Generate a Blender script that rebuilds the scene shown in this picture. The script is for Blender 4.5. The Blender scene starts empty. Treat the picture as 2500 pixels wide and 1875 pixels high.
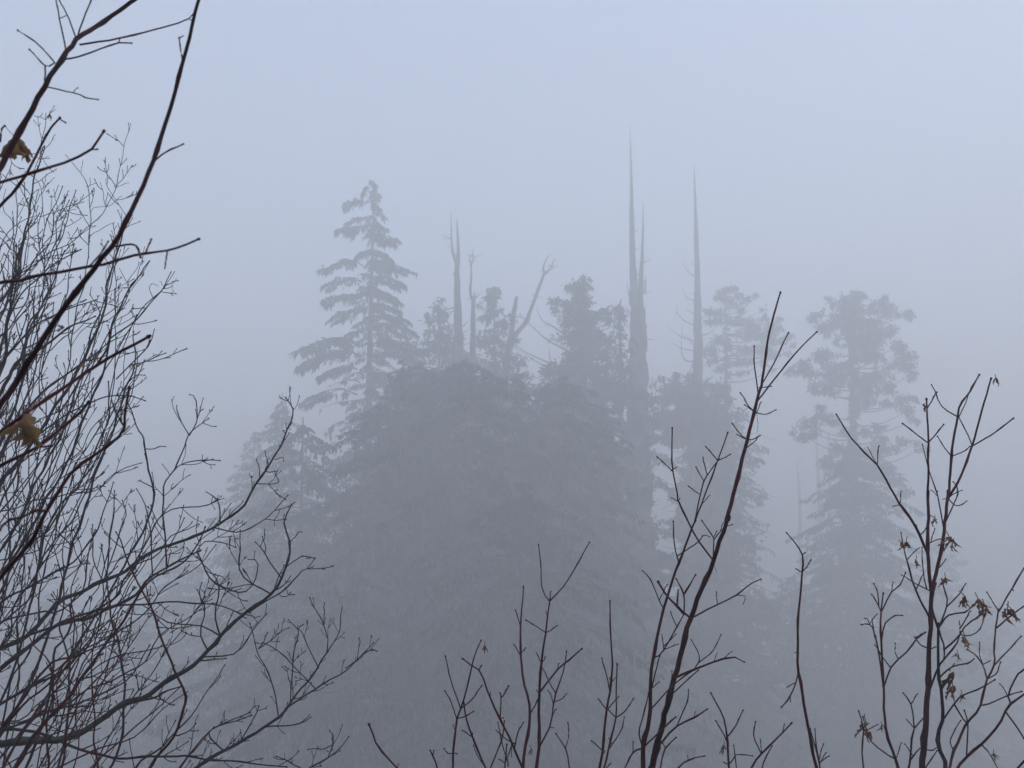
import bpy, math, random
import numpy as np
from mathutils import Vector
R = math.radians
random.seed(11)
rng = np.random.default_rng(7)
sc = bpy.context.scene
COL = sc.collection

# ------------------------------------------------------------------ camera
CAMZ, PITCH, FPX = 1.65, 14.0, 1960.0
cd = bpy.data.cameras.new('camera'); cam = bpy.data.objects.new('camera', cd); COL.objects.link(cam)
cam.location = (0, 0, CAMZ); cam.rotation_euler = (R(90 + PITCH), 0, 0)
cd.sensor_width = 36; cd.lens = FPX / 2500 * 36; cd.clip_start = 0.05; cd.clip_end = 3000
cd.dof.use_dof = True; cd.dof.focus_distance = 1.9; cd.dof.aperture_fstop = 16.0
sc.camera = cam
# ------------------------------------------------------------------ sky and sun (overcast)
SUN_EL, SUN_AZ = 40, 105
w = bpy.data.worlds.new('World'); sc.world = w; w.use_nodes = True
nt = w.node_tree; nt.nodes.clear()
o_ = nt.nodes.new('ShaderNodeOutputWorld'); b_ = nt.nodes.new('ShaderNodeBackground'); s_ = nt.nodes.new('ShaderNodeTexSky')
s_.sky_type = 'NISHITA'; s_.sun_disc = False; s_.sun_elevation = R(SUN_EL); s_.sun_rotation = R(SUN_AZ)
s_.dust_density = 1.0
b_.inputs['Strength'].default_value = 0.15
nt.links.new(s_.outputs[0], b_.inputs[0]); nt.links.new(b_.outputs[0], o_.inputs[0])
sd = bpy.data.lights.new('sun', 'SUN'); sun = bpy.data.objects.new('sun', sd); COL.objects.link(sun)
sd.energy = 1.5; sd.angle = R(25); sd.color = (1.0, 0.95, 0.88)
az, el = R(SUN_AZ), R(SUN_EL)
sdir = Vector((math.sin(az) * math.cos(el), math.cos(az) * math.cos(el), math.sin(el)))
sun.rotation_euler = (-sdir).to_track_quat('-Z', 'Y').to_euler(); sun.location = sdir * 200
sc.view_settings.view_transform = 'Standard'; sc.view_settings.look = 'None'
sc.view_settings.exposure = 1.0; sc.view_settings.gamma = 1.0
sc.cycles.volume_bounces = 10; sc.cycles.max_bounces = 14; sc.cycles.diffuse_bounces = 2
sc.cycles.use_denoising = True
HAZE_DENSITY, HAZE_TOP = 0.0258, 53.0
HAZE_COLOR = (0.976, 0.9755, 0.9755)

# ------------------------------------------------------------------ helpers
cp, sp = math.cos(R(PITCH)), math.sin(R(PITCH))
def at(px, py, Y):
    """a point of the place at horizontal distance Y, given in photograph pixels"""
    x = (px - 1250) / FPX; u = (937.5 - py) / FPX
    d = np.array([x, cp - u * sp, sp + u * cp])
    return np.array([0, 0, CAMZ]) + d * (Y / d[1])
def mpp(Y): return Y / FPX / 0.97
def hgt(x, y):
    r = y
    z = 0.0
    if r > 0.5:
        t = min(1.0, (r - 0.5) / 38.0); z -= 15.0 * (t * t * (3 - 2 * t) * .6 + .4 * t)
    if r < 0: z -= r * 0.2 if r > -60 else -12
    z += 0.25 * math.sin(x * .23 + 1) * math.sin(y * .19) * min(1, abs(r) / 6) + 0.05 * math.sin(x * 1.7) * math.cos(y * 1.3)
    return z
def unit(v): return v / (np.linalg.norm(v) + 1e-9)

HOLES = None
class MB:
    def __init__(s): s.v = []; s.f = []; s.n = 0
    def add(s, V, F):
        V = np.asarray(V, float).reshape(-1, 3); F = np.asarray(F, int).reshape(-1, 4)
        s.v.append(V); s.f.append(F + s.n); s.n += len(V)
    def tube(s, P, rad, k=6):
        P = np.asarray(P, float); n = len(P)
        if n < 2: return
        rad = np.broadcast_to(np.asarray(rad, float), (n,))
        T = np.gradient(P, axis=0); T /= (np.linalg.norm(T, axis=1, keepdims=True) + 1e-9)
        ref = np.array([0.31, .95, 0.05]) if abs(T[0][2]) > .6 else np.array([0, 0, 1.0])
        A = np.cross(T, ref); A /= (np.linalg.norm(A, axis=1, keepdims=True) + 1e-9)
        B = np.cross(T, A)
        a = np.arange(k) * 2 * math.pi / k
        ring = P[:, None] + rad[:, None, None] * (A[:, None] * np.cos(a)[None, :, None] + B[:, None] * np.sin(a)[None, :, None])
        i = np.arange(n - 1)[:, None] * k; j = np.arange(k)[None]; j2 = (j + 1) % k
        F = np.stack([i + j, i + j2, i + k + j2, i + k + j], -1).reshape(-1, 4)
        s.add(ring.reshape(-1, 3), F)
    def leaves(s, P, D, L, W):
        """kites hanging from P along D"""
        n = len(P)
        if n == 0: return
        if HOLES is not None:      # gaps between the boughs
            C = P + D * .1 - np.array([0, 0, CAMZ]); dep = C[:, 1] * cp + C[:, 2] * sp
            u = 1250 + C[:, 0] / dep * FPX; v = 937.5 - (C[:, 2] * cp - C[:, 1] * sp) / dep * FPX
            keep = np.ones(n, bool)
            for hx, hy, ra, rb in HOLES: keep &= ((u - hx) / ra) ** 2 + ((v - hy) / rb) ** 2 > 1
            P, D = P[keep], D[keep]; L = np.broadcast_to(L, (n,))[keep]; W = np.broadcast_to(W, (n,))[keep]; n = len(P)
            if n == 0: return
        D = D / (np.linalg.norm(D, axis=1, keepdims=True) + 1e-9)
        Q = rng.normal(size=(n, 3)); S = np.cross(D, Q); S /= (np.linalg.norm(S, axis=1, keepdims=True) + 1e-9)
        L = np.broadcast_to(L, (n,))[:, None]; W = np.broadcast_to(W, (n,))[:, None]
        V = np.stack([P, P + D * L * .45 + S * W * .5, P + D * L, P + D * L * .45 - S * W * .5], 1)
        s.add(V.reshape(-1, 3), np.arange(4 * n).reshape(-1, 4))
    def build(s, name, mat, parent=None, base=(0, 0, 0), smooth=False):
        V = np.concatenate(s.v) - np.asarray(base, float); F = np.concatenate(s.f)
        me = bpy.data.meshes.new(name); me.vertices.add(len(V)); me.vertices.foreach_set('co', V.astype(np.float32).ravel())
        me.loops.add(F.size); me.loops.foreach_set('vertex_index', F.astype(np.int32).ravel())
        me.polygons.add(len(F)); me.polygons.foreach_set('loop_start', np.arange(0, F.size, 4, dtype=np.int32))
        me.polygons.foreach_set('loop_total', np.full(len(F), 4, np.int32))
        if smooth: me.polygons.foreach_set('use_smooth', np.ones(len(F), bool))
        me.update(); me.validate()
        me.materials.append(mat)
        o = bpy.data.objects.new(name, me); COL.objects.link(o)
        if parent: o.parent = parent
        return o
def thing(name, base, label, cat, group=None):
    o = bpy.data.objects.new(name, None); o.empty_display_size = .2; o.location = base; COL.objects.link(o)
    o['label'] = label; o['category'] = cat
    if group: o['group'] = group
    return o
def smooth_path(P, step=None, m=4):
    P = np.asarray(P, float)
    if len(P) < 3:
        t = np.linspace(0, 1, m + 1)[:, None]; return P[0] * (1 - t) + P[-1] * t
    Q = np.vstack([2 * P[0] - P[1], P, 2 * P[-1] - P[-2]]); out = []
    for i in range(1, len(Q) - 2):
        t = np.linspace(0, 1, m, endpoint=False)[:, None]
        p0, p1, p2, p3 = Q[i - 1], Q[i], Q[i + 1], Q[i + 2]
        out.append(.5 * ((2 * p1) + (-p0 + p2) * t + (2 * p0 - 5 * p1 + 4 * p2 - p3) * t * t + (-p0 + 3 * p1 - 3 * p2 + p3) * t ** 3))
    return np.vstack(out + [P[-1:]])

# ------------------------------------------------------------------ materials
def mat(name, c1, c2, scale=8, rough=.8, c3=None, spec=.3, bump=0, stretch=None, trans=0):
    m = bpy.data.materials.new(name); m.use_nodes = True; n = m.node_tree.nodes; l = m.node_tree.links
    p = n['Principled BSDF']; tc = n.new('ShaderNodeTexCoord'); no = n.new('ShaderNodeTexNoise'); cr = n.new('ShaderNodeValToRGB')
    mp = n.new('ShaderNodeMapping'); l.new(tc.outputs['Object'], mp.inputs[0]); l.new(mp.outputs[0], no.inputs['Vector'])
    if stretch: mp.inputs['Scale'].default_value = stretch
    no.inputs['Scale'].default_value = scale; no.inputs['Detail'].default_value = 5
    l.new(no.outputs['Fac'], cr.inputs[0]); cr.color_ramp.elements[0].position = .35; cr.color_ramp.elements[1].position = .65
    cr.color_ramp.elements[0].color = (*c1, 1); cr.color_ramp.elements[1].color = (*c2, 1)
    if c3:
        e = cr.color_ramp.elements.new(.72); e.color = (*c3, 1)
    l.new(cr.outputs[0], p.inputs['Base Color']); p.inputs['Roughness'].default_value = rough
    p.inputs['Specular IOR Level'].default_value = spec
    if bump:
        bn = n.new('ShaderNodeBump'); bn.inputs['Strength'].default_value = bump; l.new(no.outputs['Fac'], bn.inputs['Height']); l.new(bn.outputs[0], p.inputs['Normal'])
    return m
M_red = mat('maroon_bark', (.034, .005, .007), (.072, .010, .014), 30, .6, spec=.15)
M_dark = mat('dark_bark', (.020, .005, .008), (.052, .010, .015), 25, .6, (.05, .055, .045), spec=.15)
M_grey = mat('grey_bark', (.015, .007, .009), (.034, .016, .020), 14, .7, (.045, .045, .038), spec=.12)
M_moss = mat('mossy_bark', (.028, .027, .025), (.055, .055, .048), 18, .8, (.09, .10, .08), spec=.15, bump=.3)
M_trunk = mat('conifer_bark', (.035, .028, .024), (.08, .065, .055), 1.5, .9, stretch=(3, 3, .4), bump=.5)
M_snag = mat('weathered_wood', (.045, .040, .040), (.10, .09, .088), 1.2, .9, stretch=(3, 3, .25), bump=.5)
M_needle = mat('hemlock_needles', (.014, .020, .011), (.019, .027, .015), 1.2, .95, spec=.03)
M_cedar = mat('cedar_sprays', (.015, .021, .011), (.021, .029, .015), 1.0, .95, spec=.03)
M_leafo = mat('ochre_dead_leaf', (.15, .082, .034), (.26, .15, .066), 40, .8)
M_leafb = mat('brown_dead_leaf', (.15, .055, .025), (.28, .12, .055), 40, .8)
M_lichen = mat('pale_lichen', (.10, .105, .07), (.19, .195, .13), 60, .9)
M_ground = mat('forest_floor', (.02, .022, .012), (.05, .045, .03), .6, .95, (.03, .045, .018), bump=.4)

# ------------------------------------------------------------------ ground
def ground():
    xs = np.concatenate([-np.geomspace(420, 20, 26)[:-1], np.linspace(-20, 20, 61), np.geomspace(20, 420, 26)[1:]])
    ys = np.concatenate([-np.geomspace(420, 6, 22)[:-1], np.linspace(-6, 60, 100), np.geomspace(60, 420, 22)[1:]])
    V = np.array([[x, y, hgt(x, y)] for y in ys for x in xs]); nx = len(xs)
    F = [[j * nx + i, j * nx + i + 1, (j + 1) * nx + i + 1, (j + 1) * nx + i] for j in range(len(ys) - 1) for i in range(nx - 1)]
    m = MB(); m.add(V, F); o = m.build('ground', M_ground, smooth=True); o['kind'] = 'structure'
ground()

# ------------------------------------------------------------------ traced bare shrubs
REG = {'A': (0, 0, 2.458), 'B': (0, 600, 2.458), 'C': (0, 1200, 2.458), 'D': (850, 1200, 2.458), 'E': (1600, 1200, 2.458),
       'F': (1600, 600, 2.458), 'G': (1150, 250, 2.458), 'H': (500, 400, 2.765), 'I': (0, 350, 4.424), 'S': (0, 0, 1.0), 'J': (550, 900, 3.16), 'K': (1250, 800, 3.16)}
def parse(line, reg=None):
    """'*? w0 w1 R x,y x,y ...' (pixel of a detail region, several regions may follow each other) -> star, w0, w1, points"""
    tk = line.split(); star = tk[0] == '*'
    if star: tk = tk[1:]
    w0, w1 = float(tk[0]), float(tk[1]); pts = []; r = reg; r0 = None
    for t in tk[2:]:
        if ',' not in t:
            r = t
            if r0 is None: r0 = t
            continue
        ox, oy, s = REG[r]; x, y = t.split(','); pts.append((ox + float(x) / s, oy + float(y) / s))
    s0 = REG[r0 or reg][2]
    return star, w0 / s0, w1 / s0, np.array(pts), r

def grow_path(p, d, L, up, zig, n=6, bend=None):
    P = [p]; d = unit(d)
    for i in range(n):
        d = unit(d + np.array([0, 0, up]) / n + rng.normal(size=3) * zig)
        P.append(P[-1] + d * L / n)
    return np.array(P)
def sprout(M, P, rad, L, level, gap, tipr, up=.45, p=.8):
    seg = np.linalg.norm(np.diff(P, axis=0), axis=1); S = np.concatenate([[0], np.cumsum(seg)]); tot = S[-1]
    s = gap * random.uniform(.6, 1.2)
    ang0 = random.uniform(0, math.pi)
    while s < tot:
        i = min(len(P) - 2, int(np.searchsorted(S, s)) - 1); i = max(i, 0)
        t = (s - S[i]) / (seg[i] + 1e-9); q = P[i] * (1 - t) + P[i + 1] * t; T = unit(P[i + 1] - P[i])
        r = rad[i] * (1 - t) + rad[i + 1] * t
        A = unit(np.cross(T, [.2, .9, .3])); B = np.cross(T, A); ang0 += math.pi / 2 + random.uniform(-.5, .5)
        for sgn in (1, -1):
            if random.random() > p: continue
            a = R(random.uniform(28, 58)); perp = (A * math.cos(ang0) + B * math.sin(ang0) * .7) * sgn
            l = L * random.uniform(.35, 1.15) * (1 - .45 * s / tot)
            r0 = max(tipr, min(r * .6, tipr * (1.0 + level * .45)))
            Q = grow_path(q, T * math.cos(a) + perp * math.sin(a), l, up, .10)
            rr = np.linspace(r0, tipr * .85, len(Q)); rr[-1] = tipr * 1.5
            M.tube(Q, rr, 4)
            if level > 0: sprout(M, Q, rr, l * .5, level - 1, gap * .55, tipr, up, p * .85)
        s += gap * random.uniform(.6, 1.5)

KS = .52
def shrub(name, label, base, D, text, material, group, dspread=.25, auto=None, matmap=None, stem_mat=None, leaves=(), fork=24, seed=0, crook=.08):
    random.seed(seed * 31 + 5); global rng; rng = np.random.default_rng(seed + 100)
    bx, by = base; bx *= KS; by *= KS; D *= KS; dspread *= KS
    if auto: auto = (auto[0] * KS, auto[1], auto[2] * KS, auto[3] * KS, auto[4])
    bz = hgt(bx, by); root = thing(name, (bx, by, bz), label, 'shrub', group); B0 = np.array([bx, by, bz])
    placed = []; reg = None; stem = None; mat_now = material
    for line in text.strip().splitlines():
        line = line.strip()
        if not line: continue
        star, w0, w1, px, reg = parse(line, reg)
        n = len(px); y0 = None; r_cap = None
        if not star and placed:
            allp = np.vstack([q[0] for q in placed]); ally = np.concatenate([q[1] for q in placed]); al3 = np.vstack([q[2] for q in placed])
            dd = np.hypot(*(allp - px[0]).T); k = int(dd.argmin())
            if dd[k] < fork:
                y0 = ally[k]; px = px.copy()
                if np.hypot(*(px[1] - allp[k])) > dd[k] * .8: px[0] = allp[k]
        if y0 is None: y0 = D + random.uniform(-1, 1) * dspread
        ln = np.hypot(*np.diff(px, axis=0).T).sum() * mpp(D)
        dy = random.uniform(-.4, .4) * min(ln, .8)
        sp_ = smooth_path(px, m=6)
        f = np.linspace(0, 1, len(sp_)); Y = y0 + dy * f + .01 * np.sin(f * 9 + seed)
        P = np.array([at(a, b, yy) for (a, b), yy in zip(sp_, Y)])
        rad = (w0 * (1 - f) + w1 * f) * .5 * mpp(1) * Y
        tr = rad.copy()
        # knobbly nodes along the twig and a bud at its tip
        s_al = np.concatenate([[0], np.cumsum(np.linalg.norm(np.diff(P, axis=0), axis=1))])
        fine = np.linspace(0, s_al[-1], max(8, int(s_al[-1] / (.022 * D / 3 + .006)) ))
        P = np.stack([np.interp(fine, s_al, P[:, c]) for c in range(3)], 1); tr = np.interp(fine, s_al, rad); Yf = np.interp(fine, s_al, Y)
        pxf = np.stack([np.interp(fine, s_al, sp_[:, c]) for c in range(2)], 1)
        nodes = np.arange(5, len(fine) - 2, random.choice([6, 7, 9]))
        wob = rng.normal(size=P.shape) * tr[:, None] * .16; q = np.arange(len(P)); am = crook * .004 * D * np.minimum(1, q / 6.0)
        wob[:, 0] += am * (np.sin(q * .55 + seed + len(placed)) + .6 * np.sin(q * 1.37 + len(placed))); wob[:, 2] += am * (np.sin(q * .43 + 2 * len(placed)) + .6 * np.cos(q * 1.13)); P = P + wob
        for k in nodes: tr[k] *= 1.28
        inside = (-20 < px[-1][0] < 2520) and (-20 < px[-1][1] < 1900)
        if inside and w1 * REG['A'][2] < 24:
            e = unit(P[-1] - P[-2]); b = tr[-1]
            P = np.vstack([P, P[-1] + e * b * 1.6, P[-1] + e * b * 3.6, P[-1] + e * b * 4.6]); tr = np.concatenate([tr, [b * 1.55, b * 1.3, b * .35]])
        placed.append((pxf, Yf, P[:len(pxf)]))
        m = MB()
        if star:
            d0 = unit(P[2] - P[0]); dist = np.linalg.norm(P[0] - B0); t = np.linspace(0, 1, 26)[:-1, None]
            c1 = B0 + np.array([0, 0, .35 * dist]); c2 = P[0] - d0 * dist * .35
            E = (1 - t) ** 3 * B0 + 3 * (1 - t) ** 2 * t * c1 + 3 * (1 - t) * t * t * c2 + t ** 3 * P[0]
            E += np.array([random.uniform(-.04, .04), random.uniform(-.04, .04), -.05]) * (1 - t)
            m.tube(np.vstack([E, P]), np.concatenate([np.linspace(tr[0] * 1.5, tr[0], 25), tr]), 8)
        else: m.tube(P, tr, 6)
        if auto and s_al[-1] > .10:
            L, lev, gap, tipr, p = auto; sprout(m, P[:-3], tr[:-3], L, lev if star else max(0, lev - 1), gap, tipr, p=p)
        if star: stem = m.build('stem', stem_mat if (stem_mat and w0 > 24 / 2.458) else material, root, B0, True)
        else: m.build('branch', material, stem or root, B0, True)
    for (lr, lx, ly, size, dd, mt, hang) in leaves:
        ox, oy, s = REG[lr]; q = at(ox + lx / s, oy + ly / s, D + dd); dead_leaf(q, size / s * mpp(D), mt, root, B0, hang)
    return root

def dead_leaf(q, size, mt, root, B0, hang):
    """a withered maple leaf: broad five-lobed when hang is 1, else shrivelled into narrow curled strips; size = its height"""
    m = MB(); big = hang > .5; K = 5 if big else random.choice([3, 4, 5])
    yaw = random.uniform(-.3, .3) + (0 if big else random.uniform(-.6, .6)); ca, sa = math.cos(yaw), math.sin(yaw); tilt = random.uniform(-.35, .35)
    top = q + np.array([0, 0, size * .5])
    for k in range(K):
        a = (k - (K - 1) / 2) * (.32 if big else .26) + random.uniform(-.15, .15); L = size * random.uniform(.75, 1.0) * (1.0 if big or random.random() < .6 else .6)
        n = 9; pts = []; ph = random.uniform(0, 6); cur = random.uniform(-.7, .7)
        for i in range(n):
            t = i / (n - 1); wd = size * (.15 if big else .075) * math.sin(math.pi * min(1, t * .92 + .1)) ** .7 * (1 + .5 * math.sin(i * 2.3 + ph))
            aa = a + cur * t * (.3 if big else 1.0); cx = math.sin(aa) * L * t; cz = -math.cos(aa) * L * t; fold = size * .2 * math.sin(t * 3 + ph)
            for sgn in (-1, 0, 1):
                ex = cx + sgn * wd * math.cos(aa); ez = cz + sgn * wd * math.sin(aa) * .6; ey = fold + abs(sgn) * wd * (.9 if big else 1.6) + tilt * cz
                pts.append((top[0] + ex * ca - ey * sa, top[1] + ex * sa + ey * ca, top[2] + ez))
        F = []
        for i in range(n - 1):
            for c in range(2): F.append([i * 3 + c, i * 3 + c + 1, (i + 1) * 3 + c + 1, (i + 1) * 3 + c])
        m.add(pts, F)
    st = grow_path(top, np.array([random.uniform(-.6, .6), random.uniform(-.2, .2), 1.0]), size * .4, 0, .15, 4)
    m.tube(st, size * .018 + .0003, 4)
    m.build('leaf', mt, root, B0, True)

def wild(n, xs, ys, xt, yt, w, seed):
    """more stems of the same habit: start off the left or lower edge, arch up and right, tips inside the given box"""
    r = random.Random(seed); out = []
    for _ in range(n):
        y1 = r.uniform(*yt); lim = np.interp(y1, [350, 600, 900, 1000, 1100, 1200, 1400, 1600, 1900], [200, 300, 370, 320, 440, 540, 640, 740, 800])
        x1 = min(r.uniform(*xt), lim); x0 = r.uniform(*xs); y0 = r.uniform(*ys); b = r.uniform(.1, .32); pts = []
        for k in range(9):
            t = k / 8; x = x0 + (x1 - x0) * (t ** (1 - b) if x0 < 0 else t); y = y0 + (y1 - y0) * t ** (1 + b)
            pts.append('%.0f,%.0f' % (x + r.uniform(-17, 17), y + r.uniform(-12, 12)))
        out.append('* %.1f 2 S ' % r.uniform(*w) + ' '.join(pts))
    return chr(10) + chr(10).join(out) + chr(10)
NEAR = 'bare vine maples close to the camera'
O, Bn = M_leafo, M_leafb
shrub('vine_maple', 'nearest bare maple, thick dark red stems slanting up across the upper left corner', (-1.75, .9), 1.12, '''
* 38 24 A -60,1100 0,1000 130,780 265,520 350,390 455,240 570,165 680,90 805,0 900,-60
10 8 A 385,300 365,150 338,0 330,-40
10 8 A 440,230 400,80 355,0 345,-30
6 6 A 350,98 400,93
10 8 A 465,215 510,90 548,0 560,-40
13 8 A 475,268 600,250 715,230 905,185 1110,125 1160,85
8 7 A 1110,125 1155,128
12 9 A 375,385 490,335 700,260 790,258
8 7 A 700,260 718,235
10 9 A 330,378 235,270 110,187
10 9 A 330,380 272,395 178,298
10 10 A 270,395 268,500
9 8 A 285,538 460,562 520,590 590,598
6 6 A 460,562 467,525
12 11 A 0,850 10,780 28,755
4 3 A 28,755 85,820
* 36 20 B -80,1080 0,960 150,730 300,490 480,250 600,90 690,-20 A 760,1320 900,1020 970,810 1010,690 1075,460 1130,250 1195,-10 1210,-60
12 9 A 905,1000 965,930 1095,865
12 9 A 1080,370 1075,230
8 7 A 1075,230 1100,215
13 12 A 690,1465 805,1465 845,1540
11 9 B 300,470 270,420
12 10 B 350,480 380,490 350,510
* 24 12 B -100,245 0,225 130,205 260,170 540,125 700,90 850,45 A 870,1520 1030,1500 1185,1437
11 10 A 865,1520 908,1437
10 7 A 985,1520 990,1610
11 9 A 520,1600 590,1540 650,1450
* 24 17 B -80,1170 0,1120 90,1050 200,980 400,840 590,710 740,630 880,555
14 12 B 600,700 640,620 658,525
* 24 15 B -80,1350 0,1320 90,1275 220,1210 400,1070 480,1000 525,945
14 12 B 220,1215 310,1200
* 24 14 C -80,620 0,515 180,310 270,140 B 350,1480 440,1345 600,1230 740,1120 745,1050 775,870
12 9 B 740,1100 700,1010 672,930
10 8 B 740,1120 775,1085
10 8 B 735,1050 730,970
16 15 C 270,140 210,115 130,155 45,175 0,225
* 20 14 A -80,1115 0,1095 160,1045 345,990 540,905 618,797
10 10 A 545,905 585,898
* 20 12 A -70,1300 0,1235 110,1120 210,950 290,790 355,712
10 8 A 355,712 395,735
''', M_red, NEAR, dspread=.12, stem_mat=M_dark, fork=12, seed=1,
 leaves=[('B', 150, 1130, 230, 0, O, 1), ('A', 95, 915, 190, .02, O, 1), ('A', 155, 930, 110, .05, O, 0), ('A', 295, 708, 65, .1, O, 0), ('A', 60, 1045, 45, .1, Bn, 0)])

THK = 'bare grey shrubs tangled together on the left'
shrub('vine_maple', 'leafless grey shrub of many thin upright shoots, below the upper leaf clump', (-5.4, 5.0), 5.2, '''
* 13 5 I -250,1900 100,1500 300,1350 540,1165 750,1080 980,900 1150,680 1290,340 1350,0 A 775,752
6 5 I 1255,455 1385,415
6 5 I 1255,455 1215,425
7 5 I 1150,680 1080,435
7 5 I 1370,790 1210,560 1150,440 1145,375
6 5 I 1150,670 1210,650 1315,575
6 5 I 1150,680 1035,695 980,755
* 12 6 I 600,3200 780,2100 870,1659 950,1200 980,960 975,740 935,490 880,310 725,125
6 5 I 885,300 890,185
6 5 I 935,490 965,460 965,385
6 5 I 965,460 1035,425
7 5 I 980,980 1050,940 1230,855
* 12 6 I 700,3200 1000,2200 1140,1659 1200,1350 1290,1050 1350,900 1400,810
* 10 6 I 1250,2200 1250,1659 1240,1400 1290,1000 1310,760
* 12 6 I 1000,2400 1370,1640 1440,1520 1560,1380 1620,1280
7 5 I 1480,1450 1530,1250 1552,1135
7 5 I 1430,1520 1370,1520 1290,1350
* 12 6 I 1100,2500 1500,1850 1680,1659 1770,1560 1870,1395
7 5 I 1770,1560 1860,1540 1910,1475
6 5 I 1770,1560 1735,1490
5 4 I 1860,1540 1880,1610
8 5 I 1610,1659 1615,1530 1695,1545
* 26 6 I -100,2600 60,2000 150,1659 270,1000 330,600 400,300 460,100 465,0 A 240,960 275,680
7 5 I 430,200 525,135
6 5 I 440,180 395,140
* 16 5 I -150,2300 90,1659 170,1000 190,480 300,330
* 12 5 I 300,2400 500,1659 470,1300 400,950 470,650 450,500 350,350
7 5 I 450,510 580,375
6 5 I 470,480 495,340
* 14 5 I -100,2000 120,1659 500,1150 600,750 740,555
7 5 I 600,730 700,725 820,715
6 5 I 590,680 585,510
* 14 5 I -200,2000 100,1600 400,1200 560,1000 690,950
* 12 5 I -200,1700 0,1400 150,900 40,720 60,500
* 10 5 I -200,900 0,500 110,250 140,200
* 22 6 I -200,1900 150,1500 230,1100 310,700 190,400
* 12 5 I -100,1500 60,1000 300,820 440,800
* 24 6 I -300,2600 0,1900 120,1500 260,1050 430,500
''' + wild(13, (-160, 10), (900, 1500), (0, 200), (430, 800), (2.4, 4.5), 1), M_grey, THK, dspread=.5, auto=(.28, 2, .14, .0026, .46), crook=.34, seed=2,
 leaves=[('I', 520, 530, 60, 0, Bn, 0), ('I', 790, 1110, 70, 0, Bn, 0)])
shrub('vine_maple', 'leafless grey shrub with long arching stems behind the big yellow-brown leaf', (-4.6, 4.2), 4.7, '''
* 20 6 B -200,1700 0,1420 230,1130 400,860 520,650 620,400 640,250 700,50 A 740,1350 775,1300
* 14 6 B -100,2000 100,1659 330,1200 440,930 540,560 620,350 700,100
* 14 6 B 0,2000 350,1400 600,800 660,560 705,400 800,220 900,95
9 5 B 680,560 830,430 980,255 1030,160
6 5 B 980,255 1065,205
8 5 B 700,800 800,690 900,600 925,510
6 5 B 790,720 900,690 985,650
7 5 B 650,1050 780,800 860,770
* 12 6 B 150,2300 300,1659 500,1390 640,1060 650,920 655,820
* 14 6 B 300,2300 480,1659 640,1200 760,860 800,740 810,660 805,520
* 24 7 B -200,1300 0,900 100,700 250,620 420,480 560,430
* 20 6 B -200,1500 0,1250 150,1000 300,840 500,700 700,560
* 14 6 B -200,1000 0,720 200,480 420,380 560,330
* 26 6 B -200,1100 0,760 60,400 100,0
* 12 6 B -150,900 0,600 120,300 300,130 480,30
* 16 6 B -200,1500 0,1180 120,850 180,500 330,200 380,40
* 12 6 B -200,2000 30,1500 200,1180 500,950 750,900 870,935
* 12 6 B 350,2600 880,1659 885,1300 860,1170 820,1080 775,960
7 5 B 870,1240 985,1210
''' + wild(12, (-180, 40), (1200, 1900), (60, 380), (680, 1150), (2.6, 5), 2), M_grey, THK, dspread=.5, auto=(.32, 2, .16, .0026, .5), crook=.34, seed=3,
 leaves=[('B', 495, 730, 60, 0, Bn, 0), ('B', 790, 730, 50, 0, O, 0), ('B', 575, 680, 60, 0, Bn, 0)])
shrub('vine_maple', 'leafless shrub with dark boughs sweeping up to one lone tip left of the pointed conifer', (-4.4, 4.6), 5.0, '''
* 28 9 C -150,1180 0,1070 150,950 350,790 550,750 750,660 830,600 950,480 1180,360
* 26 6 C -150,1000 0,940 150,870 350,680 620,540 800,440 930,350 1100,300 1290,210 1440,100 B 1560,1390 1650,1280 1710,1140 1755,980 1720,915
9 5 C 1290,210 1370,235 1450,235 1580,180 1730,35
10 6 C 985,400 985,200 985,0 B 1000,1400 1100,1230 1135,1140 1245,1045
7 5 B 1135,1140 1090,1060 1075,1000 1062,955
7 5 B 1135,1140 1185,1040 1180,920 1135,895
6 5 B 1185,1040 1212,985
8 5 B 1010,1400 1090,1310 1240,1285 1312,1282
6 5 B 1550,1440 1660,1420 1660,1380
6 5 B 1570,1400 1545,1290
6 5 B 1580,1370 1615,1275
6 5 B 1580,1375 1655,1355
6 4 B 1660,1280 1695,1270 1695,1300
5 4 B 1710,1140 1697,1105
8 5 C 880,500 900,250 880,100 830,0
8 5 C 640,540 700,300 760,150 740,60
9 5 C 800,430 1000,120 1200,90 1310,50
9 5 C 1310,180 1310,50 1240,0
10 5 C 1180,380 1300,560 1480,600 1560,420 1500,400
7 5 C 1180,380 1240,300 1400,330
* 14 5 C -150,900 0,660 200,560 420,440 560,260 640,90 680,-50
* 14 5 C -150,700 0,600 120,380 300,200 440,0 B 550,1330 700,1020 860,700
* 14 5 C 300,2000 660,1659 730,1400 748,1100 700,880 655,700 655,350 668,150 690,0
''', M_grey, THK, dspread=.35, auto=(.26, 2, .14, .0026, .6), stem_mat=M_grey, crook=.34, seed=4,
 leaves=[('C', 688, 815, 85, 0, O, 0)])
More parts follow.
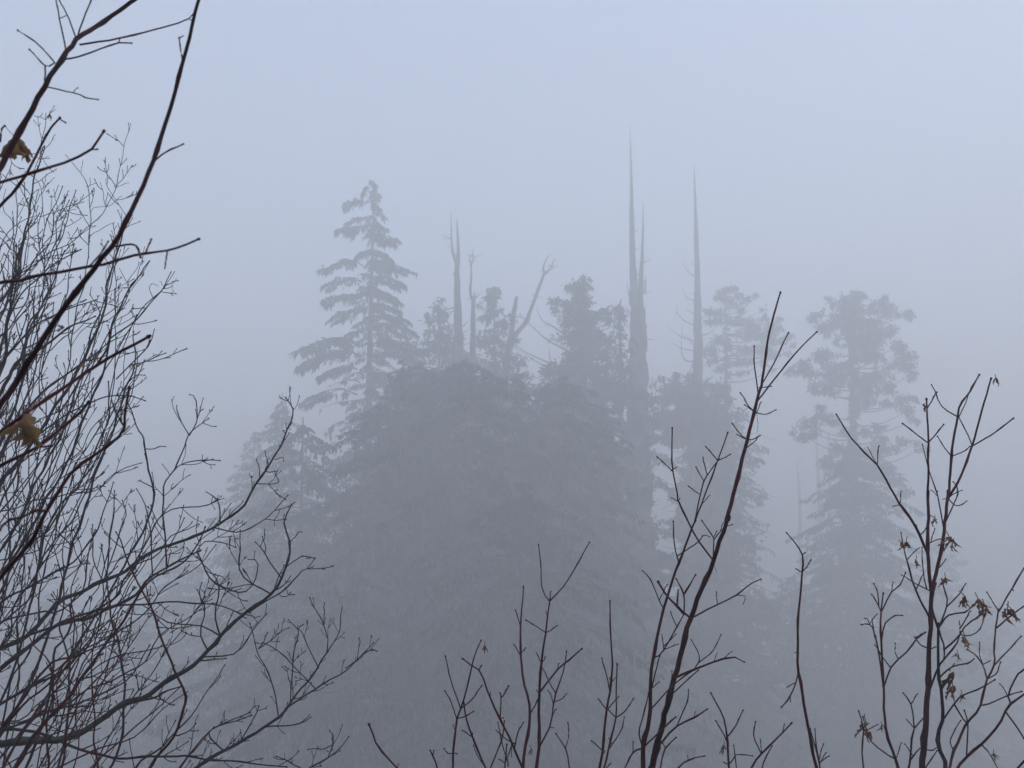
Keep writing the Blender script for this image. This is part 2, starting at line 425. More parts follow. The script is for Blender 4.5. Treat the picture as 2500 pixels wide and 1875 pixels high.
shrub('vine_maple', 'leafless shrub with one thick lichen-grey limb curving up from the lower left corner', (-4.2, 4.4), 4.6, '''
* 42 7 C -150,1500 0,1510 250,1490 400,1475 560,1400 700,1300 900,1220 1050,1110 1200,1000 1330,860 1500,720 1620,620 1700,480 1740,320 1715,200 1745,90
8 5 C 1640,500 1590,380 1545,300
6 5 C 1585,310 1600,235
6 5 C 1740,300 1810,245
7 5 C 1700,470 1810,390 1880,392
9 5 C 1500,730 1620,640 1720,580 1800,480 1865,455
10 5 C 1310,875 1290,740 1312,610 1265,500 1190,390
9 5 C 1240,950 1200,850 1225,720 1195,620 1218,540
9 5 C 1190,1010 1400,970 1510,850 1600,740
14 7 C 750,1290 950,1230 1080,1180
15 6 C 400,770 560,720 720,685 870,665 1090,665 1300,690 1480,735
9 5 C 1330,870 1200,800 1000,780 850,680
9 5 C 1640,600 1450,500 1430,330 1440,240
* 16 6 C 350,1490 450,1540 650,1590 1000,1590 1250,1610 1500,1620 1700,1659
''' + wild(11, (-140, 200), (1500, 2000), (150, 560), (1150, 1600), (3, 6), 3), M_grey, THK, dspread=.3, auto=(.24, 2, .16, .0024, .52), stem_mat=M_moss, crook=.34, seed=5)
shrub('vine_maple', 'leafless shrub reaching farthest right of the tangle, thin forked twigs near the bottom', (-2.6, 4.2), 5.4, '''
* 22 8 C 1000,1800 1180,1659 1320,1570 1480,1480 1640,1370 1740,1270 1900,1080 1960,970
7 5 C 1960,970 1960,850 1870,635
6 5 C 1950,780 1953,680
7 5 C 1960,970 2040,840 2050,710
10 5 C 1700,1310 1900,1180 2050,1080 2212,960 D 175,960
7 5 D 0,1045 70,990 140,915
5 5 D 60,1000 68,890
8 5 C 1660,1340 1640,1180 1560,970 1500,800
6 5 C 1560,960 1610,855
7 5 C 1570,960 1730,825
8 5 C 1740,1270 1770,900 1790,830 1735,775
6 5 C 1790,830 1805,800
7 5 C 1900,1080 1830,900 1790,830
7 5 C 1870,1180 1640,930 1580,900
9 5 C 1600,1420 1800,1390 1870,1355
8 5 C 1450,1490 1560,1290 1500,1330
9 5 C 1320,1570 1250,1450 1400,1380 1500,1330
* 10 5 C 1700,1800 1850,1659 1960,1600 2090,1475
6 5 C 1960,1600 2000,1500 1975,1445
6 5 C 2000,1510 1930,1550 1860,1545
7 5 C 1850,1670 1770,1640 1675,1585
''', M_grey, THK, dspread=.25, auto=(.17, 2, .11, .0024, .6), crook=.34, seed=6)
shrub('vine_maple', 'leafless shrub with straight maroon stems crossing the lower left tangle diagonally', (-2.6, 3.0), 3.7, '''
* 26 7 C 0,1850 95,1659 230,1430 330,1310 480,1150 600,970 780,700 900,540 1100,430 1230,220
* 17 6 C 800,1900 900,1659 1030,1480 1100,1300 1105,1200 1000,950 930,780 880,640 800,500 740,330 690,250
* 15 6 C -150,1540 0,1430 200,1230 400,1060 500,960 700,890
* 18 6 C -50,1500 150,1230 300,1020 480,980 600,800
* 12 6 C 500,2000 560,1659 700,1500 900,1350 1080,1180
* 14 6 C -100,1900 100,1500 260,1330 330,1320 500,1250 760,1130 900,940
* 12 6 C 250,1950 370,1659 420,1400 500,1200 640,1050 700,900
8 5 C 330,1310 310,1050 200,900 120,780
8 5 C 480,1150 640,1010 900,950 1000,930
* 12 5 C 700,1950 820,1659 1000,1500 1180,1300 1340,1050
* 12 5 C 900,1950 1080,1659 1200,1480 1330,1400 1500,1330
''' + wild(9, (-60, 330), (1890, 2050), (150, 620), (1250, 1700), (3, 5), 4), M_red, THK, dspread=.3, auto=(.22, 2, .15, .0020, .48), crook=.34, seed=7)

BOT = 'bare young maples rising from the bottom edge'
shrub('vine_maple', 'small bare stem curving left with a thick bud, leftmost at the bottom edge', (-.45, 2.9), 3.1, '''
* 10 9 D 420,1800 290,1659 180,1530 130,1405
6 5 D 302,1659 302,1635
* 9 7 D 560,1800 535,1659 505,1580 492,1555
6 6 D 505,1580 512,1555
''', M_red, BOT, dspread=.05, seed=8)
shrub('vine_maple', 'bare forked maple with a withered yellow leaf hanging from its left tip', (-.2, 3.0), 3.3, '''
* 14 6 D 610,1800 630,1659 630,1580 655,1345 680,1290 735,1080 770,955 795,900
8 6 D 675,1310 640,1200 608,1105 585,995
7 6 D 655,1340 620,1270 585,1205
7 6 D 680,1310 740,1250 797,1172
7 6 D 665,1355 710,1345 745,1322
6 5 D 630,1590 600,1570 580,1548
6 5 D 630,1590 652,1575
5 4 D 640,1400 628,1400
* 12 8 D 900,1800 825,1659 745,1475 710,1370 695,1280
6 5 D 745,1470 715,1455 692,1438
5 5 D 745,1470 748,1450
5 5 D 805,1659 780,1590 755,1530
''', M_red, BOT, dspread=.1, seed=9, leaves=[('D', 820, 955, 60, 0, O, 0)])
shrub('vine_maple', 'bare maple with a tall Y-shaped top in the bottom centre', (.1, 3.0), 3.2, '''
* 22 8 D 1110,1800 1130,1659 1145,1540 1145,1220 1160,1030 1185,850 1208,660
7 6 D 1208,660 1165,590 1157,470 1143,325
8 6 D 1208,660 1300,560 1370,440 1445,312
6 6 D 1208,655 1215,603
6 6 D 1185,850 1130,810 1072,772
6 6 D 1185,850 1220,830 1252,805
5 4 D 1195,745 1185,718
6 5 D 1160,1030 1145,1000 1130,970
6 5 D 1165,1030 1175,1010 1183,990
10 7 D 1145,1220 1262,1060 1330,1010 1397,950
6 5 D 1262,1060 1265,1030
5 4 D 1145,1210 1130,1190
10 6 D 1145,1540 1215,1400 1240,1240 1290,1080 1310,965
7 5 D 1240,1240 1210,1150 1165,1060
6 5 D 1240,1262 1220,1230 1200,1195
6 5 D 1240,1262 1280,1245 1312,1215
6 5 D 1215,1340 1235,1325 1250,1305
5 4 D 1210,1415 1235,1418
* 18 7 D 1040,1800 1050,1640 1090,1330 1050,1130 1037,970 1035,800 1043,690 1050,580
6 6 D 1035,800 1020,760 1003,712
6 6 D 1037,970 1015,950 995,918
6 6 D 1037,970 1065,940
8 7 D 1090,1325 1150,1230
14 7 D 1050,1640 985,1515 920,1380 850,1230 795,1085 745,1050 690,1010
7 6 D 795,1085 800,1045
5 4 D 855,1230 853,1205
8 6 D 985,1515 1020,1440 1047,1390
7 5 D 985,1520 935,1475 890,1435
5 4 D 985,1515 983,1590
8 6 D 920,1380 918,1240 912,1210
8 8 D 918,1240 940,1210 960,1172
6 5 D 920,1380 930,1360
* 9 6 D 800,1800 855,1659 920,1490 935,1385
* 9 7 D 930,1800 940,1640 952,1525
7 6 D 940,1640 985,1520
6 5 D 940,1640 905,1605
8 5 D 960,1650 955,1610 930,1530 900,1390
''', M_red, BOT, dspread=.12, seed=10, leaves=[('D', 1100, 1575, 55, 0, O, 0)])
shrub('vine_maple', 'slender bare maple with straight needle-like top right of the Y-shaped one', (.45, 3.2), 3.5, '''
* 9 6 D 1350,1800 1328,1659 1310,1560 1250,1460
6 6 D 1310,1560 1322,1470 1320,1390
* 16 7 D 1490,1800 1508,1659 1525,1560 1555,1290 1580,1140 1580,940 1572,790 1573,665
7 6 D 1580,1190 1545,1080 1525,1005
5 4 D 1585,1150 1570,1115
5 4 D 1590,1180 1605,1115
7 6 D 1555,1300 1500,1248
7 6 D 1555,1300 1622,1230
7 6 D 1520,1565 1465,1498
5 4 D 1525,1580 1545,1555
* 12 7 D 1500,1800 1535,1659 1575,1500 1605,1370 1608,1200 1612,1045
7 6 D 1605,1375 1555,1300
7 6 D 1605,1375 1660,1320 1708,1250
7 5 D 1580,1540 1635,1440 1655,1355
5 4 D 1580,1500 1565,1480
6 6 D 1545,1659 1575,1635
''', M_red, BOT, dspread=.12, seed=11)
shrub('vine_maple', 'tallest bare maple, thick dark stem leaning right', (.75, 3.0), 3.3, '''
* 36 22 D 1760,1800 1815,1659 1880,1430 1940,1180 2050,780 2180,440 F 425,1659
24 9 F 425,1659 480,1450 545,1190 590,1020 612,910 645,790 675,570 718,380 748,290
10 7 F 622,920 700,820 780,720 890,595 960,525
8 7 F 640,860 720,690 795,528
8 6 F 612,900 597,735 590,607
6 5 F 625,868 690,845
7 6 F 590,1020 550,950 515,890
7 6 F 590,1010 540,955
7 6 F 595,1028 660,1010 720,988
6 5 F 600,1010 635,940
7 6 F 548,1180 510,1130 465,1070
6 6 F 545,1190 493,1135
7 6 F 550,1190 590,1160 625,1142
6 6 F 545,1205 590,1180 620,1145
3 2 F 610,1025 615,1070 613,1120
10 7 E 335,435 240,265 135,50 F 140,1530 102,1340 98,1200 100,1100
7 6 F 102,1340 60,1310 15,1270
6 5 F 102,1340 122,1330
6 5 F 140,1530 97,1515
5 4 F 140,1530 147,1515
8 6 E 345,400 350,290 345,270 285,180
6 5 E 345,270 370,240
7 5 E 350,290 400,230 455,200
5 5 E 385,240 405,188
12 8 E 205,780 90,650 30,570 20,550
6 5 E 130,690 137,595
8 6 E 185,750 172,630 155,580 130,530
6 5 E 172,630 240,505
10 6 E 215,785 345,690 480,630 580,550 625,528
6 5 E 345,690 365,605
6 4 E 480,630 540,628 527,670
14 6 E 110,1150 250,1060 390,1010 490,998 525,1020
7 5 E 250,1060 265,1000 220,895
7 5 E 265,1030 340,960 395,865
5 4 E 340,1010 370,975
5 4 E 430,1000 457,960
8 6 E 105,1215 170,1150 250,1075
6 5 E 95,1150 98,1085
12 7 D 1870,1540 1970,1410 2090,1350 2150,1310
7 5 D 1970,1410 2035,1260 2045,1195
5 4 D 2090,1350 2085,1325
7 5 D 1890,1420 1960,1355
4 2 E 350,440 365,480
''', M_red, BOT, dspread=.06, stem_mat=M_dark, seed=12)
shrub('vine_maple', 'bare red-brown maple close beside the tallest one on its left', (.6, 2.85), 3.05, '''
* 28 9 D 1755,1800 1765,1659 1770,1530 1800,1400 1820,1290 1810,1200 1830,1000 1870,800 1920,620 1990,410 2070,200 F 235,1659
9 7 F 235,1659 300,1490 375,1290 430,1130
8 7 F 245,1659 265,1520 292,1415 375,1290
6 6 F 305,1360 285,1275
6 6 F 292,1415 242,1330
6 6 F 265,1520 200,1445
6 5 F 265,1525 325,1500
7 6 F 375,1290 305,1205
7 6 F 375,1290 448,1255
8 6 E 150,400 115,320 108,185
8 5 E 155,400 260,300 290,260 320,268
8 7 D 1830,1290 1950,1160 2050,1085 2100,1060
9 6 D 1835,1005 1880,970 1980,800 2015,740
6 5 D 1885,950 1980,915
6 5 D 1890,960 1885,860
6 5 D 1890,930 1965,860
7 6 D 1885,720 1870,660 1815,530 1768,478
6 5 D 1870,660 1910,560
9 6 D 2040,770 1970,690 1900,610 1860,550
6 5 D 1975,690 1980,590
7 6 D 2020,740 2015,630 1975,530
6 5 D 2015,630 2085,505
6 5 D 1960,830 1940,740 1935,720
9 6 D 1770,1530 1860,1450 1960,1355
10 7 D 1770,1530 1710,1565 1660,1659
6 5 D 1710,1565 1710,1500
9 6 D 1770,1530 1745,1450 1775,1330 1805,1210
7 5 D 1830,1160 1865,1145
8 5 D 1820,1180 1870,990 1890,960
''', M_red, BOT, dspread=.06, seed=13)
shrub('vine_maple', 'low bare maple with lichen tufts at the bottom edge, right of the tallest stem', (1.05, 3.0), 3.3, '''
* 10 6 D 1860,1800 1875,1659 1900,1550 1965,1480
6 5 D 1900,1550 1890,1510
* 10 6 D 1930,1800 1980,1659 2050,1610 2130,1590
5 4 D 2030,1610 2035,1585
* 13 7 E 445,1800 440,1659 430,1490 410,1360 340,1215
7 6 E 430,1490 400,1440 365,1380
8 6 E 430,1490 480,1410 525,1320
7 5 E 440,1640 470,1600 485,1580 530,1580 580,1583
6 5 E 440,1640 410,1625
* 7 5 E 490,1800 485,1659 470,1530
* 12 7 E 540,1800 575,1659 620,1590 710,1500 810,1395
7 6 E 620,1590 590,1470 600,1385
6 5 E 615,1580 632,1490
6 5 E 770,1430 775,1395
* 8 5 E 620,1800 640,1659 665,1590 700,1530
''', M_red, BOT, dspread=.15, seed=14, leaves=[('E', 415, 1560, 60, 0, M_lichen, 0), ('E', 435, 1505, 30, 0, M_lichen, 0)])
shrub('vine_maple', 'lone wiry bare stem, nearly straight, in front of the gap between the conifers', (1.45, 3.1), 3.5, '''
* 18 6 E 1010,1800 970,1659 915,1400 862,1100 855,960 862,720 880,490 885,395 855,325 795,252
6 6 E 885,395 898,365
6 6 E 880,490 845,465
7 6 E 885,492 910,450 930,415
9 7 E 862,1100 830,1180 795,1250 760,1288
5 4 E 855,970 840,968
6 5 E 800,1240 812,1258
6 5 E 830,1165 792,1172
* 9 5 E 1020,1800 990,1659 960,1540 930,1430
* 9 5 E 1000,1800 985,1640 965,1540 958,1435
7 5 E 985,1640 985,1590 1008,1518
7 5 E 985,1640 1022,1570
6 5 E 1000,1620 1040,1590
''', M_red, BOT, dspread=.04, seed=15)
RL = [('E', 1685, 195, 60, 0, Bn, 0), ('E', 1770, 325, 100, 0, Bn, 0), ('E', 1800, 345, 70, .03, Bn, 0), ('E', 1745, 560, 80, 0, Bn, 0), ('F', 2045, 822, 60, 0, Bn, 0),
      ('E', 1860, 675, 90, 0, Bn, 0), ('E', 1945, 700, 100, 0, Bn, 0), ('E', 1990, 750, 110, 0, Bn, 0), ('E', 2120, 765, 110, 0, Bn, 0), ('E', 2145, 755, 90, .02, Bn, 0),
      ('E', 1862, 915, 80, 0, Bn, 0), ('E', 1775, 1160, 140, 0, Bn, 0), ('E', 1790, 1220, 100, .02, Bn, 0), ('E', 1845, 1250, 60, 0, Bn, 0), ('E', 1815, 1000, 50, 0, M_lichen, 0), ('E', 2035, 1600, 50, 0, M_lichen, 0), ('F', 1622, 985, 50, 0, Bn, 0)]
shrub('vine_maple', 'big bare maple near the right edge, tall straight stem with withered brown leaves', (2.0, 2.9), 3.3, '''
* 36 20 E 1590,1800 1600,1659 1630,1240 1645,950 1655,600
20 9 E 1655,600 1635,350 1637,150 1637,0 F 1637,1500 1637,1175 1628,930
20 8 E 1655,600 1700,420 1735,220 1757,0 F 1757,1530 1775,1270 1812,1045 1828,955 1885,880 1940,778
14 9 F 1757,1530 1830,1390 1905,1190 1965,960 2012,805
9 8 F 1905,1190 2040,1120 2143,1038
7 6 F 1905,1190 1870,1120 1820,1030
8 6 F 1812,1045 1720,965 1685,890 1660,842
6 5 F 1820,1040 1860,950 1890,860 1935,785
8 7 F 1637,1175 1560,1125 1490,1070
8 7 F 1637,1175 1680,1135 1728,1078
7 7 F 1628,970 1688,880
8 8 F 1628,975 1608,955
7 6 F 1775,1270 1735,1210 1695,1148
7 6 F 1775,1270 1850,1235 1885,1205
8 5 E 1735,220 1700,50 F 1690,1490 1640,1340 1605,1200
5 4 F 1690,1490 1655,1468
5 4 F 1690,1490 1695,1470
5 4 F 1757,1530 1725,1520
6 5 F 1757,1530 1790,1490 1838,1470
7 5 F 1775,1530 1800,1558 1840,1555 1868,1532
8 6 E 1745,190 F 1800,1530 1815,1460 1790,1420
16 7 E 1635,350 1560,210 1470,80 F 1470,1560 1350,1340 1320,1305 1180,1160 1090,1020
6 5 F 1470,1560 1475,1475
6 5 F 1470,1560 1430,1562
6 6 F 1330,1310 1340,1205
5 4 F 1320,1305 1275,1212
7 5 E 1630,590 1550,545 1480,500
12 5 E 1640,740 1560,590 1515,440 1500,380 1475,255
6 5 E 1515,400 1545,370 1585,340
7 5 E 1560,590 1610,490
8 5 E 1635,600 1610,500 1600,340
7 5 E 1650,300 1690,290 1740,285
6 4 E 1637,150 1660,145 1685,180
7 5 E 1670,480 1690,470 1740,410
9 6 E 1630,960 1590,920 1560,880
7 5 E 1560,880 1605,850
8 5 E 1650,960 1690,930
8 5 E 1630,230 1590,260 1567,205
7 5 E 1640,300 1675,225
''', M_red, BOT, dspread=.05, stem_mat=M_dark, seed=16, leaves=RL[:5] + RL[-1:])
shrub('vine_maple', 'bare maple with wavy greyish stem and curled leaf clusters, beside the tall straight stem', (2.15, 3.0), 3.5, '''
* 24 13 E 1745,1800 1740,1659 1735,1610 1690,1500 1725,1360 1720,1220 1698,1090 1698,820
14 9 E 1698,830 1665,730 1660,650 1680,560
10 6 E 1700,815 1760,740 1860,725 1890,700
9 6 E 1705,815 1750,680 1740,600 1720,530
8 6 E 1745,680 1820,620 1860,555
10 7 E 1700,820 1720,890 1735,930 1730,1000
10 6 E 1730,935 1820,870 1870,800 1960,740
8 5 E 1830,870 1880,865 1935,840 1965,785
6 5 E 1830,850 1825,780
8 6 E 1830,820 1860,770 1890,720
12 6 E 1640,1210 1700,1050 1800,930 1830,850
9 6 E 1715,1100 1780,1050 1880,1030 1910,1005
9 6 E 1735,1350 1800,1265 1840,1225 1940,1190 2030,1135
9 6 E 1800,1265 1850,1370 1870,1390
* 13 7 E 1500,1800 1520,1659 1530,1580 1545,1440 1610,1360
7 5 E 1545,1440 1510,1370
8 6 E 1545,1440 1535,1280 1490,1210
7 5 E 1535,1280 1570,1215
8 5 E 1530,1600 1590,1540 1650,1560 1700,1530
6 5 E 1530,1590 1495,1515
* 9 5 E 1560,1800 1620,1659 1690,1555
''', M_grey, BOT, dspread=.1, seed=17, stem_mat=M_grey, leaves=RL[5:8] + RL[10:14])
shrub('vine_maple', 'spreading bare maple cut by the right edge of the view, branches fanning up and right', (2.7, 3.0), 3.4, '''
* 15 8 E 1730,1800 1765,1659 1790,1560 1870,1390 1945,1300 1985,1140 2035,1030 2032,930 2060,720
9 7 E 2060,720 2135,590 2212,460 2300,330
7 6 E 2060,720 2030,670 1995,610
9 6 E 2055,825 2130,750 2212,690 2290,640
8 6 E 2035,1030 2100,970 2150,920 2190,870
9 6 E 1990,1130 1970,1050 1930,990 1880,955
6 5 E 1970,1050 1945,980 1945,910
6 5 E 1985,1040 2010,1015
6 5 E 2135,590 2150,595
7 6 E 2010,1110 2050,1090 2070,1030
9 6 E 1945,1300 1990,1280 2100,1230 2190,1200
* 15 10 E 1760,1800 1810,1659 1870,1590 1970,1500 2060,1400 2120,1290 2212,1220 2300,1150
10 7 E 2120,1290 2115,1230 2165,1110 2212,1070 2270,1000
7 5 E 2120,1230 2095,1190 2070,1155
8 6 E 1870,1590 1875,1400 1860,1320
8 5 E 1790,1560 1770,1490 1830,1380
8 4 E 1980,1500 2010,1580 2055,1659 2080,1720
9 7 E 2110,1340 2160,1400 2212,1480 2260,1540
* 12 9 E 2130,1800 2160,1680 2212,1620 2280,1560
''', M_red, BOT, dspread=.08, seed=18, leaves=RL[8:10] + RL[14:16])
shrub('vine_maple', 'bare maple forking twice, left of the tall straight stem, withered leaves low', (1.8, 3.0), 3.6, '''
* 18 8 E 1490,1800 1455,1659 1435,1580 1385,1440 1370,1170 1345,1000 1320,880
8 6 E 1320,880 1300,810 1270,795 1245,797
12 7 E 1370,1170 1355,880 1355,720 1365,620
6 5 E 1300,790 1275,770 1255,762
6 5 E 1300,790 1325,735
6 5 E 1325,860 1300,770
7 6 E 1355,720 1330,670 1300,620
7 6 E 1350,690 1335,610 1315,555
8 6 E 1355,720 1420,600 1470,560 1500,495
6 5 E 1420,600 1425,550
8 6 E 1355,880 1380,790 1440,745 1475,742
9 7 E 1370,1170 1415,1050 1520,950 1560,890 1610,850
7 5 E 1415,1050 1360,990 1320,925
6 5 E 1435,1020 1438,960 1442,915
9 6 E 1435,1590 1380,1570 1290,1490 1250,1360
6 5 E 1435,1590 1460,1560 1475,1515
* 9 6 E 1255,1800 1250,1659 1240,1550 1250,1430 1220,1320
6 5 E 1250,1440 1290,1420 1325,1400
''', M_red, BOT, dspread=.1, seed=19, leaves=[('E', 1270, 1450, 110, 0, Bn, 0), ('E', 1285, 1480, 70, .02, Bn, 0), ('E', 1362, 1430, 50, 0, Bn, 0), ('E', 1510, 345, 80, 0, Bn, 0), ('E', 1570, 440, 60, 0, Bn, 0), ('E', 1475, 320, 40, 0, Bn, 0)])
# ------------------------------------------------------------------ conifers
HOLE_TEXT = {'J': '970,100,45,35|850,150,80,40|830,300,90,50|620,390,80,30|750,450,50,45|870,460,25,25|1200,190,25,45|1260,215,25,20|1140,260,50,22|540,560,35,20|570,600,50,14|810,650,45,18|570,765,45,35|650,768,22,12|725,735,20,30|600,700,22,15|1135,580,15,20|1240,450,50,15|1430,400,15,20|1540,395,18,15|1480,510,35,18|1430,510,12,15|1445,730,18,40|1270,790,25,12|1060,915,18,14|1180,1000,20,30|960,955,12,20|745,1055,25,22|1290,908,14,18|1350,885,16,20|1335,1060,12,28|1240,1135,14,12|1390,1160,25,12|1140,1140,18,10|400,980,20,50|430,880,14,60|565,1080,45,45|820,1340,20,25|1070,1355,18,10|1300,1410,16,12|1380,1560,16,10|1440,1575,12,18|1960,45,25,25|1945,610,12,22|2165,800,28,22|660,1165,20,12|545,1190,14,6|625,965,10,18|690,960,14,30|1420,45,40,10',
 'K': '170,540,30,25|60,490,20,10|165,860,12,15|550,850,20,30|40,750,20,18|750,590,40,30|770,680,50,25|870,660,15,50|820,840,40,40|870,910,20,25|860,1150,20,20|750,1170,30,15|840,1260,35,40|860,1440,30,20|680,1310,12,10|850,1475,25,18|1140,440,40,30|1090,490,20,15|1120,600,30,20|1230,620,50,30|1140,800,50,25|1150,930,80,50|1250,960,80,40|1180,1120,90,80|1250,1180,60,60|1150,1300,80,60|1130,1400,50,30|1110,1480,40,20|1490,740,12,12|1360,715,15,15|1150,1610,30,30',
 'E': '660,455,40,20|540,570,60,40|680,620,35,30|500,860,25,35|530,900,15,20|450,1120,60,50|540,1130,40,20|740,1160,40,20|610,1040,20,15|710,1050,20,10|650,895,20,10|1090,180,25,25|940,190,30,20|1090,420,25,35|870,370,70,30|730,120,80,90|720,250,60,50|620,110,60,40|400,510,35,12|40,470,30,20|985,650,15,35|930,730,12,18|970,575,8,10|1380,380,20,18|1360,510,10,10|545,1415,20,12|540,1465,18,10|1930,1300,80,14',
 'D': '180,45,14,22|300,90,10,15|355,165,15,8|370,130,8,8|130,600,22,30|385,490,10,14|275,360,8,8|120,1250,45,28|190,1190,45,30|310,1190,30,10|460,1350,22,14|310,1510,28,20|40,1530,12,22|150,1560,12,12|1640,150,25,25|1660,30,20,30|1640,470,45,20|1900,480,35,30|1940,580,45,45|1655,1170,18,16|60,1300,20,8|130,1300,18,8|245,775,14,14|360,775,14,6|1920,320,70,60|1890,120,80,80',
 'F': '1290,430,40,18|1120,570,22,20|1190,720,18,12|1230,790,12,10|1400,650,40,30|1380,790,20,12|1060,960,40,30|1100,1000,30,25|1200,870,20,10|1010,750,14,10|290,1070,14,14|600,1060,60,60|640,1150,60,50|740,900,80,40|1430,1000,40,30|1480,1050,30,40'}
hr = random.Random(3); HOLES = []
for k, v in HOLE_TEXT.items():
    ox, oy, s = REG[k]
    for t in v.split('|'):
        x, y, a, b = map(float, t.split(',')); a = max(a, 9); b = max(b, 8)
        for rep in range(3):       # uneven outline: three overlapping lobes
            q = hr.uniform(0, 6.28); HOLES.append((ox + (x + math.cos(q) * a * .35) / s, oy + (y + math.sin(q) * b * .35) / s, a * hr.uniform(.6, .95) / s, b * hr.uniform(.6, .95) / s))
def trunk_mesh(P, rad, k=10, rough=.06):
    m = MB(); P = smooth_path(P, m=6); rad = np.interp(np.linspace(0, 1, len(P)), np.linspace(0, 1, len(rad)), rad)
    n = max(24, int(np.linalg.norm(P[-1] - P[0]) / .5)); t = np.linspace(0, 1, n); t0 = np.linspace(0, 1, len(P))
    P = np.stack([np.interp(t, t0, P[:, c]) for c in range(3)], 1); rad = np.interp(t, t0, rad)
    P = P + rng.normal(size=P.shape) * np.array([1, 1, 0]) * (rad[:, None] * rough); rad = rad * (1 + rng.normal(size=n) * rough)
    m.tube(P, rad, k); return m
def spray(m, P0, P1, hang, dens, rise=.10, width=.34, lw=.13, woodr=None):
    """one drooping hemlock bough: wood from P0 to P1, side twigs, hanging needle sprays"""
    L = np.linalg.norm(P1 - P0)
    if L < .2: return
    n = 8; t = np.linspace(0, 1, n)[:, None]
    path = P0 * (1 - t) + P1 * t + np.array([0, 0, 1]) * (rise * L * np.sin(np.pi * t ** .8)); path[1:] += rng.normal(size=(n - 1, 3)) * L * .015
    r0 = woodr or (.012 * L + .015); m.tube(path, np.linspace(r0, .008, n), 4)
    d = unit(P1 - P0); side = unit(np.cross(d, [0, 0, 1])); N = int(dens * L * 26) + 6
    s = rng.uniform(.10, 1, N) ** .8; idx = s * (n - 1); i = np.minimum(idx.astype(int), n - 2); f = (idx - i)[:, None]
    c = path[i] * (1 - f) + path[i + 1] * f
    lump = .55 + .45 * np.sin(s * L * 4.2 + rng.uniform(0, 6))
    wd = width * L * np.sin(np.pi * np.clip(s * .86 + .12, 0, 1)) ** .6 * lump
    o = rng.uniform(-1, 1, N); off = side[None] * (o * wd)[:, None]; off[:, 2] -= np.abs(o) * wd * .35
    p = c + off; p[:, 2] += rng.normal(size=N) * .05
    D = side[None] * (o * .5)[:, None] + d[None] * .35 + rng.normal(size=(N, 3)) * .25; D[:, 2] -= rng.uniform(.5, 1.6, N)
    m.leaves(p, D, hang * rng.uniform(.35, 1.15, N) * (.5 + .5 * lump), lw * rng.uniform(.6, 1.3, N))
def blob(m, c, r, n, flat=.75, ll=.42, lw=.12):
    """an uneven tuft of cedar sprays: sub-tufts of hanging kites"""
    k = max(3, int(4 + r * 2)); sub = rng.normal(size=(k, 3)) * np.array([.5, .5, .42]) * r * [1, 1, flat]
    w = rng.integers(0, k, n); rr = r * rng.uniform(.30, .52, k)
    v = rng.normal(size=(n, 3)); v /= np.linalg.norm(v, axis=1, keepdims=True); v *= (rng.uniform(0, 1, n) ** .4)[:, None]
    p = c + sub[w] + v * rr[w][:, None] * [1, 1, .8]
    D = rng.normal(size=(n, 3)) * .45 + v * .4; D[:, 2] -= rng.uniform(.2, 1.3, n)
    m.leaves(p, D, ll * rng.uniform(.5, 1.3, n), lw * rng.uniform(.6, 1.3, n))
def prof(pr, y):
    ys = [a for a, b in pr]; return float(np.interp(y, ys, [b for a, b in pr]))
def ground_base(x, y): return np.array([x, y, hgt(x, y) - .15])

